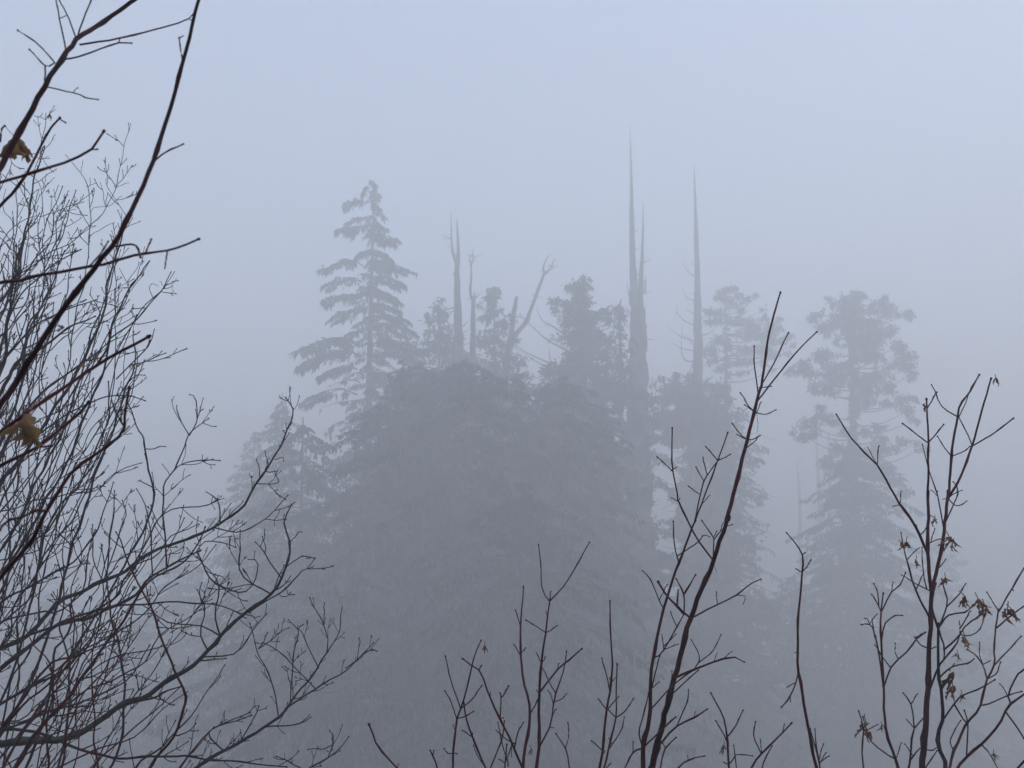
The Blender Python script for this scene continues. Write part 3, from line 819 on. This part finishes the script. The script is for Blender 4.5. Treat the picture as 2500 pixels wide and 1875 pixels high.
def conifer(name, label, Y, cx, pr, style='hemlock', dens=1.0, gap=.12, tier=14, per=6, twid=None, traced=(), top=None, lw=.13, mt=None, group='conifers fading into the fog', trunk_px=None, lean=0, fill=True, bottom=2050):
    """pr = [(photo y, half width px)]; tiers of boughs all round the trunk between pr[0] and bottom"""
    y0 = pr[0][0]; pt = np.array([cx + lean, y0]); 
    tp = at(cx + lean, y0, Y); bp = at(cx, min(bottom, 1900), Y); bx, by = bp[0], Y
    base = ground_base(bx, by); s = mpp(Y)
    root = thing(name, tuple(base), label, 'conifer', group)
    H = tp[2] - base[2]; tw = twid or (.011 * H)
    m = trunk_mesh([base, (base + tp) / 2, tp], [tw * 1.3, tw * .75, .03]); m.build('trunk', M_trunk, root, base, True)
    m = MB()
    def axis(z):
        f = min(1.0, (z - base[2]) / H); return base * (1 - f) + tp * f
    if fill:
        zt, zb = tp[2], max(at(cx, bottom, Y)[2], base[2] + 1.0); z = zt
        # photo y for each z
        yy = np.linspace(y0, bottom, 80); zz = np.array([at(cx, q, Y)[2] for q in yy])
        a0 = random.uniform(0, 6)
        while z > zb:
            py = float(np.interp(-z, -zz, yy)); hw = prof(pr, py) * s
            step = tier * s * random.uniform(.7, 1.3)
            for k in range(per):
                if random.random() < gap: continue
                a0 += 2.4 + random.uniform(-.4, .4); L = hw * random.uniform(.55, 1.08)
                if random.random() < .12: L *= 1.15
                c = axis(z + random.uniform(-.5, .5) * step)
                dirn = np.array([math.cos(a0), math.sin(a0), 0])
                if style == 'hemlock':
                    P1 = c + dirn * L + np.array([0, 0, -L * random.uniform(.12, .35)])
                    spray(m, c, P1, .45 * random.uniform(.7, 1.4), dens * .9, rise=.10, width=random.uniform(.2, .36), lw=lw)
                else:
                    P1 = c + dirn * L + np.array([0, 0, L * random.uniform(-.25, .15)])
                    t = np.linspace(0, 1, 6)[:, None]; path = c * (1 - t) + P1 * t - np.array([0, 0, 1]) * np.sin(np.pi * t) * L * .12
                    m.tube(path, np.linspace(.02 + .01 * L, .01, 6), 4)
                    nb = max(1, int(L / 1.1))
                    for b in range(nb):
                        f = 1 - b / max(1, nb) * .75; q = c * (1 - f) + P1 * f + rng.normal(size=3) * .25
                        r = random.uniform(.45, .95) * min(1.3, .45 + L * .28); blob(m, q, r, int(dens * 150 * r * r) + 12, lw=lw)
            z -= step
    m2 = m
    for tr in traced: tr(m2, axis)
    if m2.n: m2.build('crown', mt or (M_needle if style == 'hemlock' else M_cedar), root, base)
    return root

random.seed(4); rng = np.random.default_rng(4)
# the pointed, drooping hemlock: boughs traced one by one in detail region H
HB = '''1090,260 950,270 80|1085,370 940,410 35|1080,450 880,455 80|1075,600 1008,635 30|1070,690 785,718 45|1060,800 790,830 45|1060,915 785,935 60|1050,1000 815,1080 40|1050,1140 900,1195 40|1040,1230 615,1265 80|1040,1300 620,1375 70|1030,1390 760,1440 70|1030,1560 645,1610 60|1105,150 1060,200 50|1110,110 1150,160 50|1100,190 1195,225 40|1110,260 1195,315 40|1090,430 1220,430 60|1100,500 1320,530 80|1100,600 1270,650 60|1100,660 1290,705 60|1100,730 1425,735 45|1100,800 1365,820 60|1110,860 1315,925 70|1100,980 1330,1000 40|1100,1060 1400,1080 50|1100,1120 1450,1160 60|1100,1230 1480,1260 90|1100,1330 1500,1340 60|1090,1450 1400,1500 60|1080,1550 1300,1600 60|1050,1480 850,1500 40'''
def hemlock_boughs(m, axis):
    ox, oy, s = REG['H']
    for t in HB.split('|'):
        a, b, h = t.split(); x0, y0 = map(float, a.split(',')); x1, y1 = map(float, b.split(','))
        Y0 = 51.0; L = abs(x1 - x0) / s * mpp(Y0)
        for rep in range(2):
            Y1 = Y0 + random.uniform(-.35, .35) * L; f = 1 - .25 * rep * random.random()
            P0 = at(ox + x0 / s, oy + y0 / s, Y0); P1 = at(ox + (x0 + (x1 - x0) * f) / s, oy + (y1 + rep * 14) / s, Y1)
            spray(m, P0, P1, float(h) / s * mpp(Y0) * .95, 2.3, rise=.17, width=.24, lw=.16)
conifer('hemlock_tree', 'tall pointed conifer with drooping layered boughs, left of the forked dead trunks', 51, 882, [(440, 6), (520, 28), (620, 45), (760, 62), (900, 80), (1000, 110), (1100, 140), (1300, 180), (1875, 240)], dens=1.15, tier=22, per=4, gap=.2, lean=31, traced=[hemlock_boughs], twid=.42)

# left shoulder
conifer('hemlock_tree', 'pale conifer whose tip just shows left of the tall pointed one', 53, 690, [(958, 5), (985, 22), (1050, 45), (1090, 95), (1160, 120), (1250, 150), (1400, 190), (1875, 300)], dens=.9, tier=20, per=7)
conifer('hemlock_tree', 'faint ragged conifer forming the left slope of the forest edge', 62, 620, [(1055, 8), (1090, 30), (1150, 55), (1250, 75), (1400, 130), (1875, 230)], dens=.8, tier=18, per=7)
conifer('hemlock_tree', 'very faint conifer top lowest on the left slope, behind the lone arching twig', 66, 440, [(1325, 15), (1345, 60), (1400, 90), (1500, 160), (1875, 260)], dens=.8, tier=18, per=7)
conifer('hemlock_tree', 'dim conifer low down behind the tangled shrubs, near the thick grey limb', 56, 330, [(1520, 15), (1560, 70), (1650, 130), (1875, 230)], dens=.9, tier=18, per=7)
conifer('hemlock_tree', 'ghostly conifer almost lost in fog behind the left tangle', 92, 60, [(1165, 10), (1200, 35), (1300, 70), (1500, 150), (1875, 240)], dens=.8, tier=16, per=7, lw=.2)
conifer('hemlock_tree', 'dim low conifer in the lower left corner behind the thicket', 64, 120, [(1450, 10), (1490, 60), (1600, 120), (1875, 240)], dens=.8, tier=18, per=7)
# middle mass
conifer('cedar_tree', 'small spiky cedar top just left of the forked dead trunk', 52, 1072, [(742, 4), (775, 14), (800, 38), (850, 48), (900, 85), (1000, 130), (1200, 170), (1875, 260)], style='cedar', dens=1.0, tier=20, per=5, gap=.2)
conifer('cedar_tree', 'narrow spire-topped cedar between the forked dead trunk and the broken slanting snag', 53, 1207, [(705, 5), (740, 10), (770, 26), (790, 34), (850, 42), (880, 60), (1000, 110), (1200, 170), (1875, 260)], style='cedar', dens=1.0, tier=20, per=5, gap=.15)
conifer('hemlock_tree', 'broad dark conifer in the very centre, its crown filling the middle of the mass', 39, 1140, [(868, 10), (885, 60), (905, 105), (940, 150), (1020, 225), (1160, 290), (1400, 360), (1875, 460)], dens=1.6, tier=24, per=8, gap=.12, lw=.11)
conifer('hemlock_tree', 'dark conifer just below the forked dead trunk, merging with the pointed one', 40, 1025, [(883, 12), (900, 70), (930, 95), (1000, 120), (1100, 170), (1400, 260), (1875, 330)], dens=1.4, tier=22, per=8, gap=.15, lw=.11)
conifer('hemlock_tree', 'dark conifer below the ragged cedar, its uneven top ending beside the giant snag', 40, 1375, [(918, 12), (932, 60), (955, 110), (1000, 135), (1060, 150), (1200, 160), (1400, 185), (1875, 280)], dens=1.4, tier=22, per=8, gap=.15, lw=.11)
conifer('hemlock_tree', 'dark conifer filling the space below the pointed one, full of small light gaps', 39, 930, [(985, 20), (1030, 90), (1150, 190), (1300, 280), (1500, 350), (1875, 430)], dens=1.5, tier=34, per=6, gap=.2)
conifer('hemlock_tree', 'dark bushy conifer on the lower left of the mass above the arching twigs', 42, 740, [(1020, 10), (1045, 60), (1100, 120), (1180, 155), (1280, 190), (1450, 250), (1875, 380)], dens=1.5, tier=34, per=6, gap=.2)
conifer('hemlock_tree', 'dark conifer low in the centre behind the Y-shaped maple top', 34, 1280, [(1180, 20), (1230, 120), (1350, 230), (1550, 340), (1875, 420)], dens=1.5, tier=34, per=7)
conifer('hemlock_tree', 'lowest dark conifer left of centre, pale holes opening in its boughs', 33, 880, [(1400, 20), (1450, 110), (1600, 250), (1875, 380)], dens=1.5, tier=38, per=6, gap=.2)
# cedar with bare sweeping limbs
C8 = '620,1100,32|655,1110,26|580,1100,18|640,1170,30|500,1180,22|560,1200,30|500,1240,22|600,1230,40|650,1280,60|580,1310,30|760,1270,40|800,1250,34|720,1290,35|700,1350,60|880,1240,30|895,1275,20|820,1300,25|770,1400,55|650,1400,70|830,1420,30|900,1400,16|700,1480,70|800,1500,50|640,1560,80|760,1580,60|850,1570,30|900,1500,16|920,1600,20|560,1600,50|600,1640,60'
def clumps(txt, reg, Y, depth=3.0, dens=1.0, k=1.0, lw=.14):
    ox, oy, s = REG[reg]
    def f(m, axis):
        for t in txt.split('|'):
            x, y, r = map(float, t.split(',')); rr = r / s * mpp(Y) * k
            for rep in range(2):
                Yc = Y + random.uniform(-1, 1) * depth * (.4 + .6 * rep); c = at(ox + x / s, oy + y / s, Yc)
                blob(m, c, rr, int(dens * 170 * rr * rr) + 14, lw=lw)
            a = axis(c[2] - .1 - .2 * abs(c[0] - axis(c[2])[0])); tt = np.linspace(0, 1, 6)[:, None]
            path = a * (1 - tt) + c * tt - np.array([0, 0, 1]) * np.sin(np.pi * tt) * np.linalg.norm(c - a) * .1
            m.tube(path, np.linspace(.07, .015, 6), 4)
    return f
def limbs(txt, reg, Y, r0=.05):
    ox, oy, s = REG[reg]
    def f(m, axis):
        for t in txt.split('|'):
            q = [tuple(map(float, a.split(','))) for a in t.split()]; n = len(q); dy = random.uniform(-1.5, 1.5)
            P = smooth_path([at(ox + x / s, oy + y / s, Y + dy * i / n) for i, (x, y) in enumerate(q)], m=5)
            m.tube(P, np.linspace(r0, .012, len(P)), 5); S = MB()
            sprout(m, P, np.linspace(r0, .012, len(P)), .9, 0, .8, .013, up=.3, p=.45)
    return f
conifer('cedar_tree', 'ragged cedar with bare limbs sweeping down to the left, left of the giant twin snag', 51, 1415, [(690, 8), (720, 14), (800, 26), (900, 40), (925, 130), (1000, 150), (1100, 160), (1300, 180), (1875, 260)], style='cedar', dens=1.15, tier=20, per=6,
        traced=[clumps(C8, 'G', 51, 1.6, 1.0, 1.1), limbs('600,1500 520,1460 450,1420 350,1330 290,1265|600,1420 500,1350 430,1310 390,1230|580,1610 480,1590 400,1560 270,1470|560,1600 440,1550 330,1500 250,1440|560,1620 450,1640 370,1659|520,1595 480,1560 470,1470|660,1450 760,1380 900,1330', 'G', 51, .07)], twid=.6)
conifer('hemlock_tree', 'dark conifer filling the strip between the ragged cedar and the giant snag low down', 42, 1470, [(985, 6), (1010, 40), (1060, 75), (1200, 90), (1400, 110), (1875, 200)], dens=1.3, tier=22, per=7, gap=.2, lw=.11)
conifer('hemlock_tree', 'thin bare-topped conifer squeezed against the giant snag on its left side', 50, 1515, [(730, 4), (800, 14), (900, 26), (1000, 40), (1100, 90), (1200, 120), (1400, 170), (1875, 240)], style='cedar', dens=.5, tier=24, per=4, gap=.3, twid=.3)
conifer('hemlock_tree', 'dark conifer right of centre behind the needle-topped maple, bottom of the view', 43, 1480, [(1330, 10), (1380, 90), (1500, 150), (1650, 260), (1875, 330)], dens=1.4, tier=30, per=7)
# around the single snag
conifer('cedar_tree', 'dark bushy cedar wrapped round the lower part of the single hooked snag', 56, 1690, [(915, 6), (935, 45), (990, 85), (1060, 120), (1100, 60), (1180, 70), (1300, 90), (1500, 150), (1875, 230)], style='cedar', dens=1.1, tier=20, per=6, twid=.5,
        traced=[clumps('20,810,40|60,850,50|130,770,25|120,830,50|70,900,60|160,900,60|40,980,50|140,1000,60|260,960,70|330,900,50|380,880,40|360,970,60|440,930,35|100,1070,50|260,1060,70|360,1050,50|20,1090,30', 'F', 56, 2.0, 1.0)])
C11 = '430,260,26|400,280,26|460,250,20|380,300,20|500,300,22|550,320,26|600,290,8|440,330,30|350,400,35|310,390,20|380,440,30|330,450,20|520,380,25|490,440,35|560,450,35|600,480,30|650,430,26|640,380,8|740,430,14|700,470,30|740,490,25|560,530,45|640,540,45|700,560,35|760,560,25|800,530,18|380,560,40|440,600,30|340,620,35|350,680,30|520,620,35|600,620,40|660,640,35|720,650,25|500,690,28|520,760,22|790,640,14|830,590,10|380,740,18|700,740,10|560,690,20|650,700,20'
conifer('cedar_tree', 'airy flat-topped cedar just right of the single hooked snag, sky showing through it', 65, 1772, [(700, 5), (800, 10), (1000, 14), (1060, 100), (1090, 130), (1140, 60), (1200, 140), (1250, 110), (1350, 130), (1500, 150), (1875, 200)], style='hemlock', dens=.9, tier=22, per=6, twid=.35, mt=M_cedar,
        traced=[clumps(C11, 'F', 65, 2.2, .85, 1.3)])
conifer('hemlock_tree', 'conifer with level ragged boughs pointing right towards the gap', 58, 1750, [(1040, 8), (1080, 90), (1110, 120), (1150, 80), (1190, 150), (1225, 100), (1260, 80), (1350, 100), (1450, 150), (1875, 220)], dens=1.5, tier=20, per=7, gap=.12)
# right-hand cedar
C12 = '1190,290,30|1205,320,35|1130,320,28|1150,350,35|1060,345,20|1035,310,8|1250,300,14|1340,345,35|1375,310,18|1400,360,30|1300,390,45|1200,380,60|1110,400,55|1400,400,35|970,410,35|940,440,20|1000,480,30|1500,410,30|1530,400,14|1450,410,12|1150,470,80|1260,480,80|1050,480,50|1380,490,60|1180,560,70|1090,560,35|1310,560,50|1230,640,70|1020,640,50|975,670,30|890,725,50|830,735,32|930,755,32|1060,710,60|1150,720,60|1320,670,50|1460,600,45|1500,650,40|1520,720,38|1440,710,40|1530,780,30|1330,780,70|1230,800,50|1100,800,60|990,820,50|945,860,28|1050,860,40|1300,860,60|1400,840,40|1270,930,45|1370,930,30|1480,930,45|1535,900,26|1510,990,40|1550,1040,26|985,960,32|1000,1020,45|920,1060,42|1070,1050,30|885,1130,36|940,1120,40|1130,1110,25|1240,1110,28|1320,1080,35|1100,1220,45|1200,1230,60|1350,1150,45|1410,1210,40|1490,1170,35|1600,1210,26|1570,1180,20|1320,1230,50|1080,1320,60|1180,1330,70|1300,1330,70|1430,1400,40|1380,1330,50|1480,1470,35'
conifer('cedar_tree', 'big rounded cedar standing apart on the right, clumpy crown with a ragged outline', 60, 2080, [(760, 6), (1090, 14), (1115, 60), (1180, 100), (1195, 150), (1230, 130), (1250, 165), (1350, 170), (1500, 220), (1875, 260)], style='hemlock', dens=1.6, tier=20, per=8, gap=.1, twid=.55, mt=M_cedar,
        traced=[clumps(C12, 'F', 60, 2.6, 1.1, 1.15)])
conifer('cedar_tree', 'paler cedar leaning out on the right flank of the big rounded one', 74, 2300, [(1330, 8), (1370, 35), (1420, 25), (1480, 70), (1600, 110), (1875, 200)], style='cedar', dens=1.0, tier=20, per=6)
conifer('hemlock_tree', 'very faint low conifer at the right edge of the view', 88, 2440, [(1470, 5), (1500, 50), (1540, 90), (1600, 110), (1700, 150), (1875, 200)], dens=.8, tier=16, per=7, lw=.2)
conifer('hemlock_tree', 'grey conifer mass under the gap, behind the wiry single stem', 60, 1930, [(1410, 10), (1440, 60), (1550, 150), (1875, 260)], dens=.9, tier=22, per=8)
conifer('hemlock_tree', 'low conifer with pale gaps right of the leaning maple, near the bottom', 52, 1760, [(1500, 20), (1560, 120), (1700, 220), (1875, 280)], dens=1.3, tier=26, per=7, gap=.15)
conifer('hemlock_tree', 'dim conifer at the bottom right behind the leafy maple clusters', 62, 2230, [(1600, 20), (1650, 120), (1875, 260)], dens=.9, tier=22, per=8)

# ------------------------------------------------------------------ dead snags
def snag(label, reg, Y, trunks, branches, base_px=None, stubs=40, group='dead snags above the forest'):
    ox, oy, s = REG[reg]
    def pt(x, y, dy=0): return at(ox + x / s, oy + y / s, Y + dy)
    first = trunks[0]; x, y, w_ = first[0]; b = pt(x, y); base = ground_base(b[0] , Y)
    root = thing('dead_snag', tuple(base), label, 'dead tree', group)
    for k, tr in enumerate(trunks):
        P = [pt(x, y) for x, y, w_ in tr]; rd = [w_ / s * mpp(Y) * .5 for x, y, w_ in tr]
        if k == 0: P = [base] + P; rd = [rd[0] * 1.4] + rd
        P = np.array(P); seg = np.concatenate([[0], np.cumsum(np.linalg.norm(np.diff(P, axis=0), axis=1))]); n = max(10, int(seg[-1] / .35)); u = np.linspace(0, seg[-1], n)
        Q = np.stack([np.interp(u, seg, P[:, c]) for c in range(3)], 1); rr = np.interp(u, seg, rd)
        Q += rng.normal(size=Q.shape) * [1, 1, 0] * rr[:, None] * .06; rr = rr * (1 + rng.normal(size=n) * .055)
        m = MB(); m.tube(Q, rr, 9)
        for j in range(int(stubs * (1 if k == 0 else .3))):     # broken stubs
            i = random.randint(int(n * .2), int(n * (.8 if k == 0 else .5))); a = random.uniform(0, 6.28); L = rr[i] + random.choice([.12, .2, .3, .6])
            d = np.array([math.cos(a), math.sin(a), random.uniform(-.2, .6)]); m.tube([Q[i], Q[i] + d * L], [.035, .012], 4)
        m.build('trunk' if k == 0 else 'fork', M_snag, root, base, True)
    for line in branches.split('|') if branches else ():
        q = [tuple(map(float, a.split(','))) for a in line.split()]; dy = random.uniform(-1.2, 1.2); n = len(q)
        P = smooth_path([pt(x, y, dy * i / n) for i, (x, y) in enumerate(q)], m=5); L = np.linalg.norm(P[-1] - P[0])
        m = MB(); r = .035 + .012 * L; rd = np.linspace(r, .012, len(P)); m.tube(P, rd, 5); sprout(m, P[:-1], rd[:-1], .6, 0, .7, .012, up=.3, p=.4)
        m.build('branch', M_snag, root, base)
conifer('hemlock_tree', 'small dark conifer tip leaning at the foot of the broken slanting snag', 40, 1262, [(905, 4), (925, 20), (950, 45), (1000, 80), (1100, 120), (1400, 200), (1875, 260)], dens=1.3, tier=18, per=6, gap=.2, lw=.11)
conifer('hemlock_tree', 'dark conifer tip filling the notch right of the tall pointed conifer', 41, 985, [(872, 4), (890, 24), (920, 50), (1000, 100), (1100, 140), (1400, 220), (1875, 280)], dens=1.3, tier=18, per=6, gap=.2, lw=.11)
random.seed(9); rng = np.random.default_rng(9)
snag('giant twin-topped dead snag, tallest spire above the forest', 'G', 54,
     [[(1030, 3400, 215), (1010, 2500, 160), (1003, 1659, 118), (1002, 1400, 104), (1000, 1240, 92), (978, 1180, 52), (970, 1000, 42), (966, 800, 35), (964, 600, 24), (960, 380, 14), (957, 250, 8), (956, 135, 3)],
      [(1012, 1290, 60), (1016, 1180, 36), (1022, 1000, 26), (1030, 850, 16), (1033, 700, 8), (1031, 600, 3)]],
     '948,1160 935,1080|1045,1150 1053,1060|955,1270 930,1215|1010,1030 985,1035|1040,1130 1050,1040|1055,1420 1105,1425|950,1500 900,1470 880,1400|945,1350 915,1320|975,700 992,690|980,780 1005,760', stubs=90)
snag('single spire-like dead snag with a hooked limb, right of the giant twin one', 'G', 59,
     [[(1330, 3400, 120), (1345, 2400, 85), (1360, 1659, 62), (1362, 1400, 52), (1360, 1200, 44), (1358, 1000, 34), (1352, 800, 27), (1346, 600, 17), (1341, 450, 9), (1338, 375, 4)]],
     '1335,1555 1290,1550 1265,1510 1262,1440 1270,1330|1340,1045 1300,1010 1270,955|1335,1190 1290,1165 1265,1110|1335,1335 1280,1310 1220,1250|1240,1270 1235,1215|1335,1430 1250,1400 1170,1330|1330,1490 1260,1475 1200,1440|1385,1400 1440,1380 1490,1330|1335,1560 1310,1620 1290,1659|1385,1240 1430,1250|1335,980 1328,950|1335,1270 1290,1240|1335,1150 1315,1145|1330,1450 1290,1390|1385,1530 1430,1540', stubs=80)
snag('forked dead trunk with two thin prongs, just right of the pointed conifer', 'H', 51,
     [[(1712, 2600, 100), (1712, 1500, 78), (1712, 1250, 68), (1708, 1000, 54), (1702, 850, 44), (1703, 680, 34), (1712, 600, 24), (1707, 480, 16), (1702, 370, 6)],
      [(1700, 690, 20), (1680, 630, 16), (1668, 560, 12), (1664, 450, 9), (1662, 325, 4)]],
     '1685,970 1640,978 1605,950 1600,915|1685,990 1650,1010 1640,1040|1680,740 1678,760|1735,1100 1760,1080 1770,1060|1680,1100 1650,1080', stubs=60)
snag('thin crooked dead trunk ending in two wisps, between the forked trunk and the narrow spire', 'H', 52,
     [[(1805, 2600, 80), (1805, 1500, 50), (1808, 1200, 40), (1812, 920, 28), (1800, 900, 24), (1790, 860, 18), (1800, 750, 14), (1798, 690, 12), (1787, 650, 7), (1785, 600, 3)],
      [(1798, 690, 10), (1810, 650, 7), (1814, 560, 3)], [(1812, 940, 16), (1822, 900, 12), (1820, 865, 5)]],
     '1825,970 1870,960 1892,890|1780,920 1770,905', stubs=40)
snag('broken dead trunk with a long limb slanting up to the right and a short stub', 'G', 54,
     [[(160, 3300, 90), (170, 2200, 70), (205, 1659, 52), (225, 1480, 44), (240, 1400, 36), (255, 1280, 28), (268, 1190, 24), (275, 1165, 16)],
      [(240, 1440, 30), (270, 1390, 28), (330, 1320, 26), (375, 1200, 22), (410, 1100, 20), (440, 1030, 17), (433, 1000, 12), (440, 960, 9), (472, 915, 5)],
      [(445, 1030, 15), (475, 1000, 11), (490, 965, 8), (506, 935, 5)]],
     '330,1300 300,1290 290,1265', stubs=30)
snag('faint thin dead pole in the gap left of the big rounded cedar', 'F', 92, [[(985, 2300, 36), (985, 1500, 26), (975, 1300, 20), (968, 1150, 10)]], '950,1370 905,1365|1000,1240 960,1230', stubs=14)
snag('second faint dead pole beneath the rounded cedar crown', 'F', 92, [[(1045, 2300, 30), (1045, 1500, 22), (1042, 1300, 18), (1040, 1120, 12)]], '', stubs=10)
snag('shortest and faintest dead pole in the gap, nearest the level boughs', 'F', 98, [[(870, 2300, 26), (868, 1550, 18), (858, 1400, 12), (850, 1300, 5)]], '', stubs=8)
snag('slim dead trunk between the ragged cedar and the giant twin snag', 'G', 63, [[(905, 2500, 30), (895, 1659, 20), (893, 1500, 16), (890, 1350, 10), (885, 1270, 5)]], '893,1500 930,1470|890,1560 860,1530', stubs=30)

# ------------------------------------------------------------------ haze
def haze():
    m = MB(); x0, x1, y0, y1, z0, z1 = -450, 450, -450, 450, -18.5, HAZE_TOP
    V = [(x, y, z) for z in (z0, z1) for y in (y0, y1) for x in (x0, x1)]
    m.add(V, [[0, 2, 3, 1], [4, 5, 7, 6], [0, 1, 5, 4], [2, 6, 7, 3], [0, 4, 6, 2], [1, 3, 7, 5]])
    mt = bpy.data.materials.new('fog'); mt.use_nodes = True; n = mt.node_tree; n.nodes.clear()
    o = n.nodes.new('ShaderNodeOutputMaterial'); v = n.nodes.new('ShaderNodeVolumePrincipled')
    v.inputs['Color'].default_value = (*HAZE_COLOR, 1); v.inputs['Density'].default_value = HAZE_DENSITY; v.inputs['Anisotropy'].default_value = 0.2
    n.links.new(v.outputs[0], o.inputs['Volume'])
    ob = m.build('haze', mt); ob['kind'] = 'stuff'
haze()
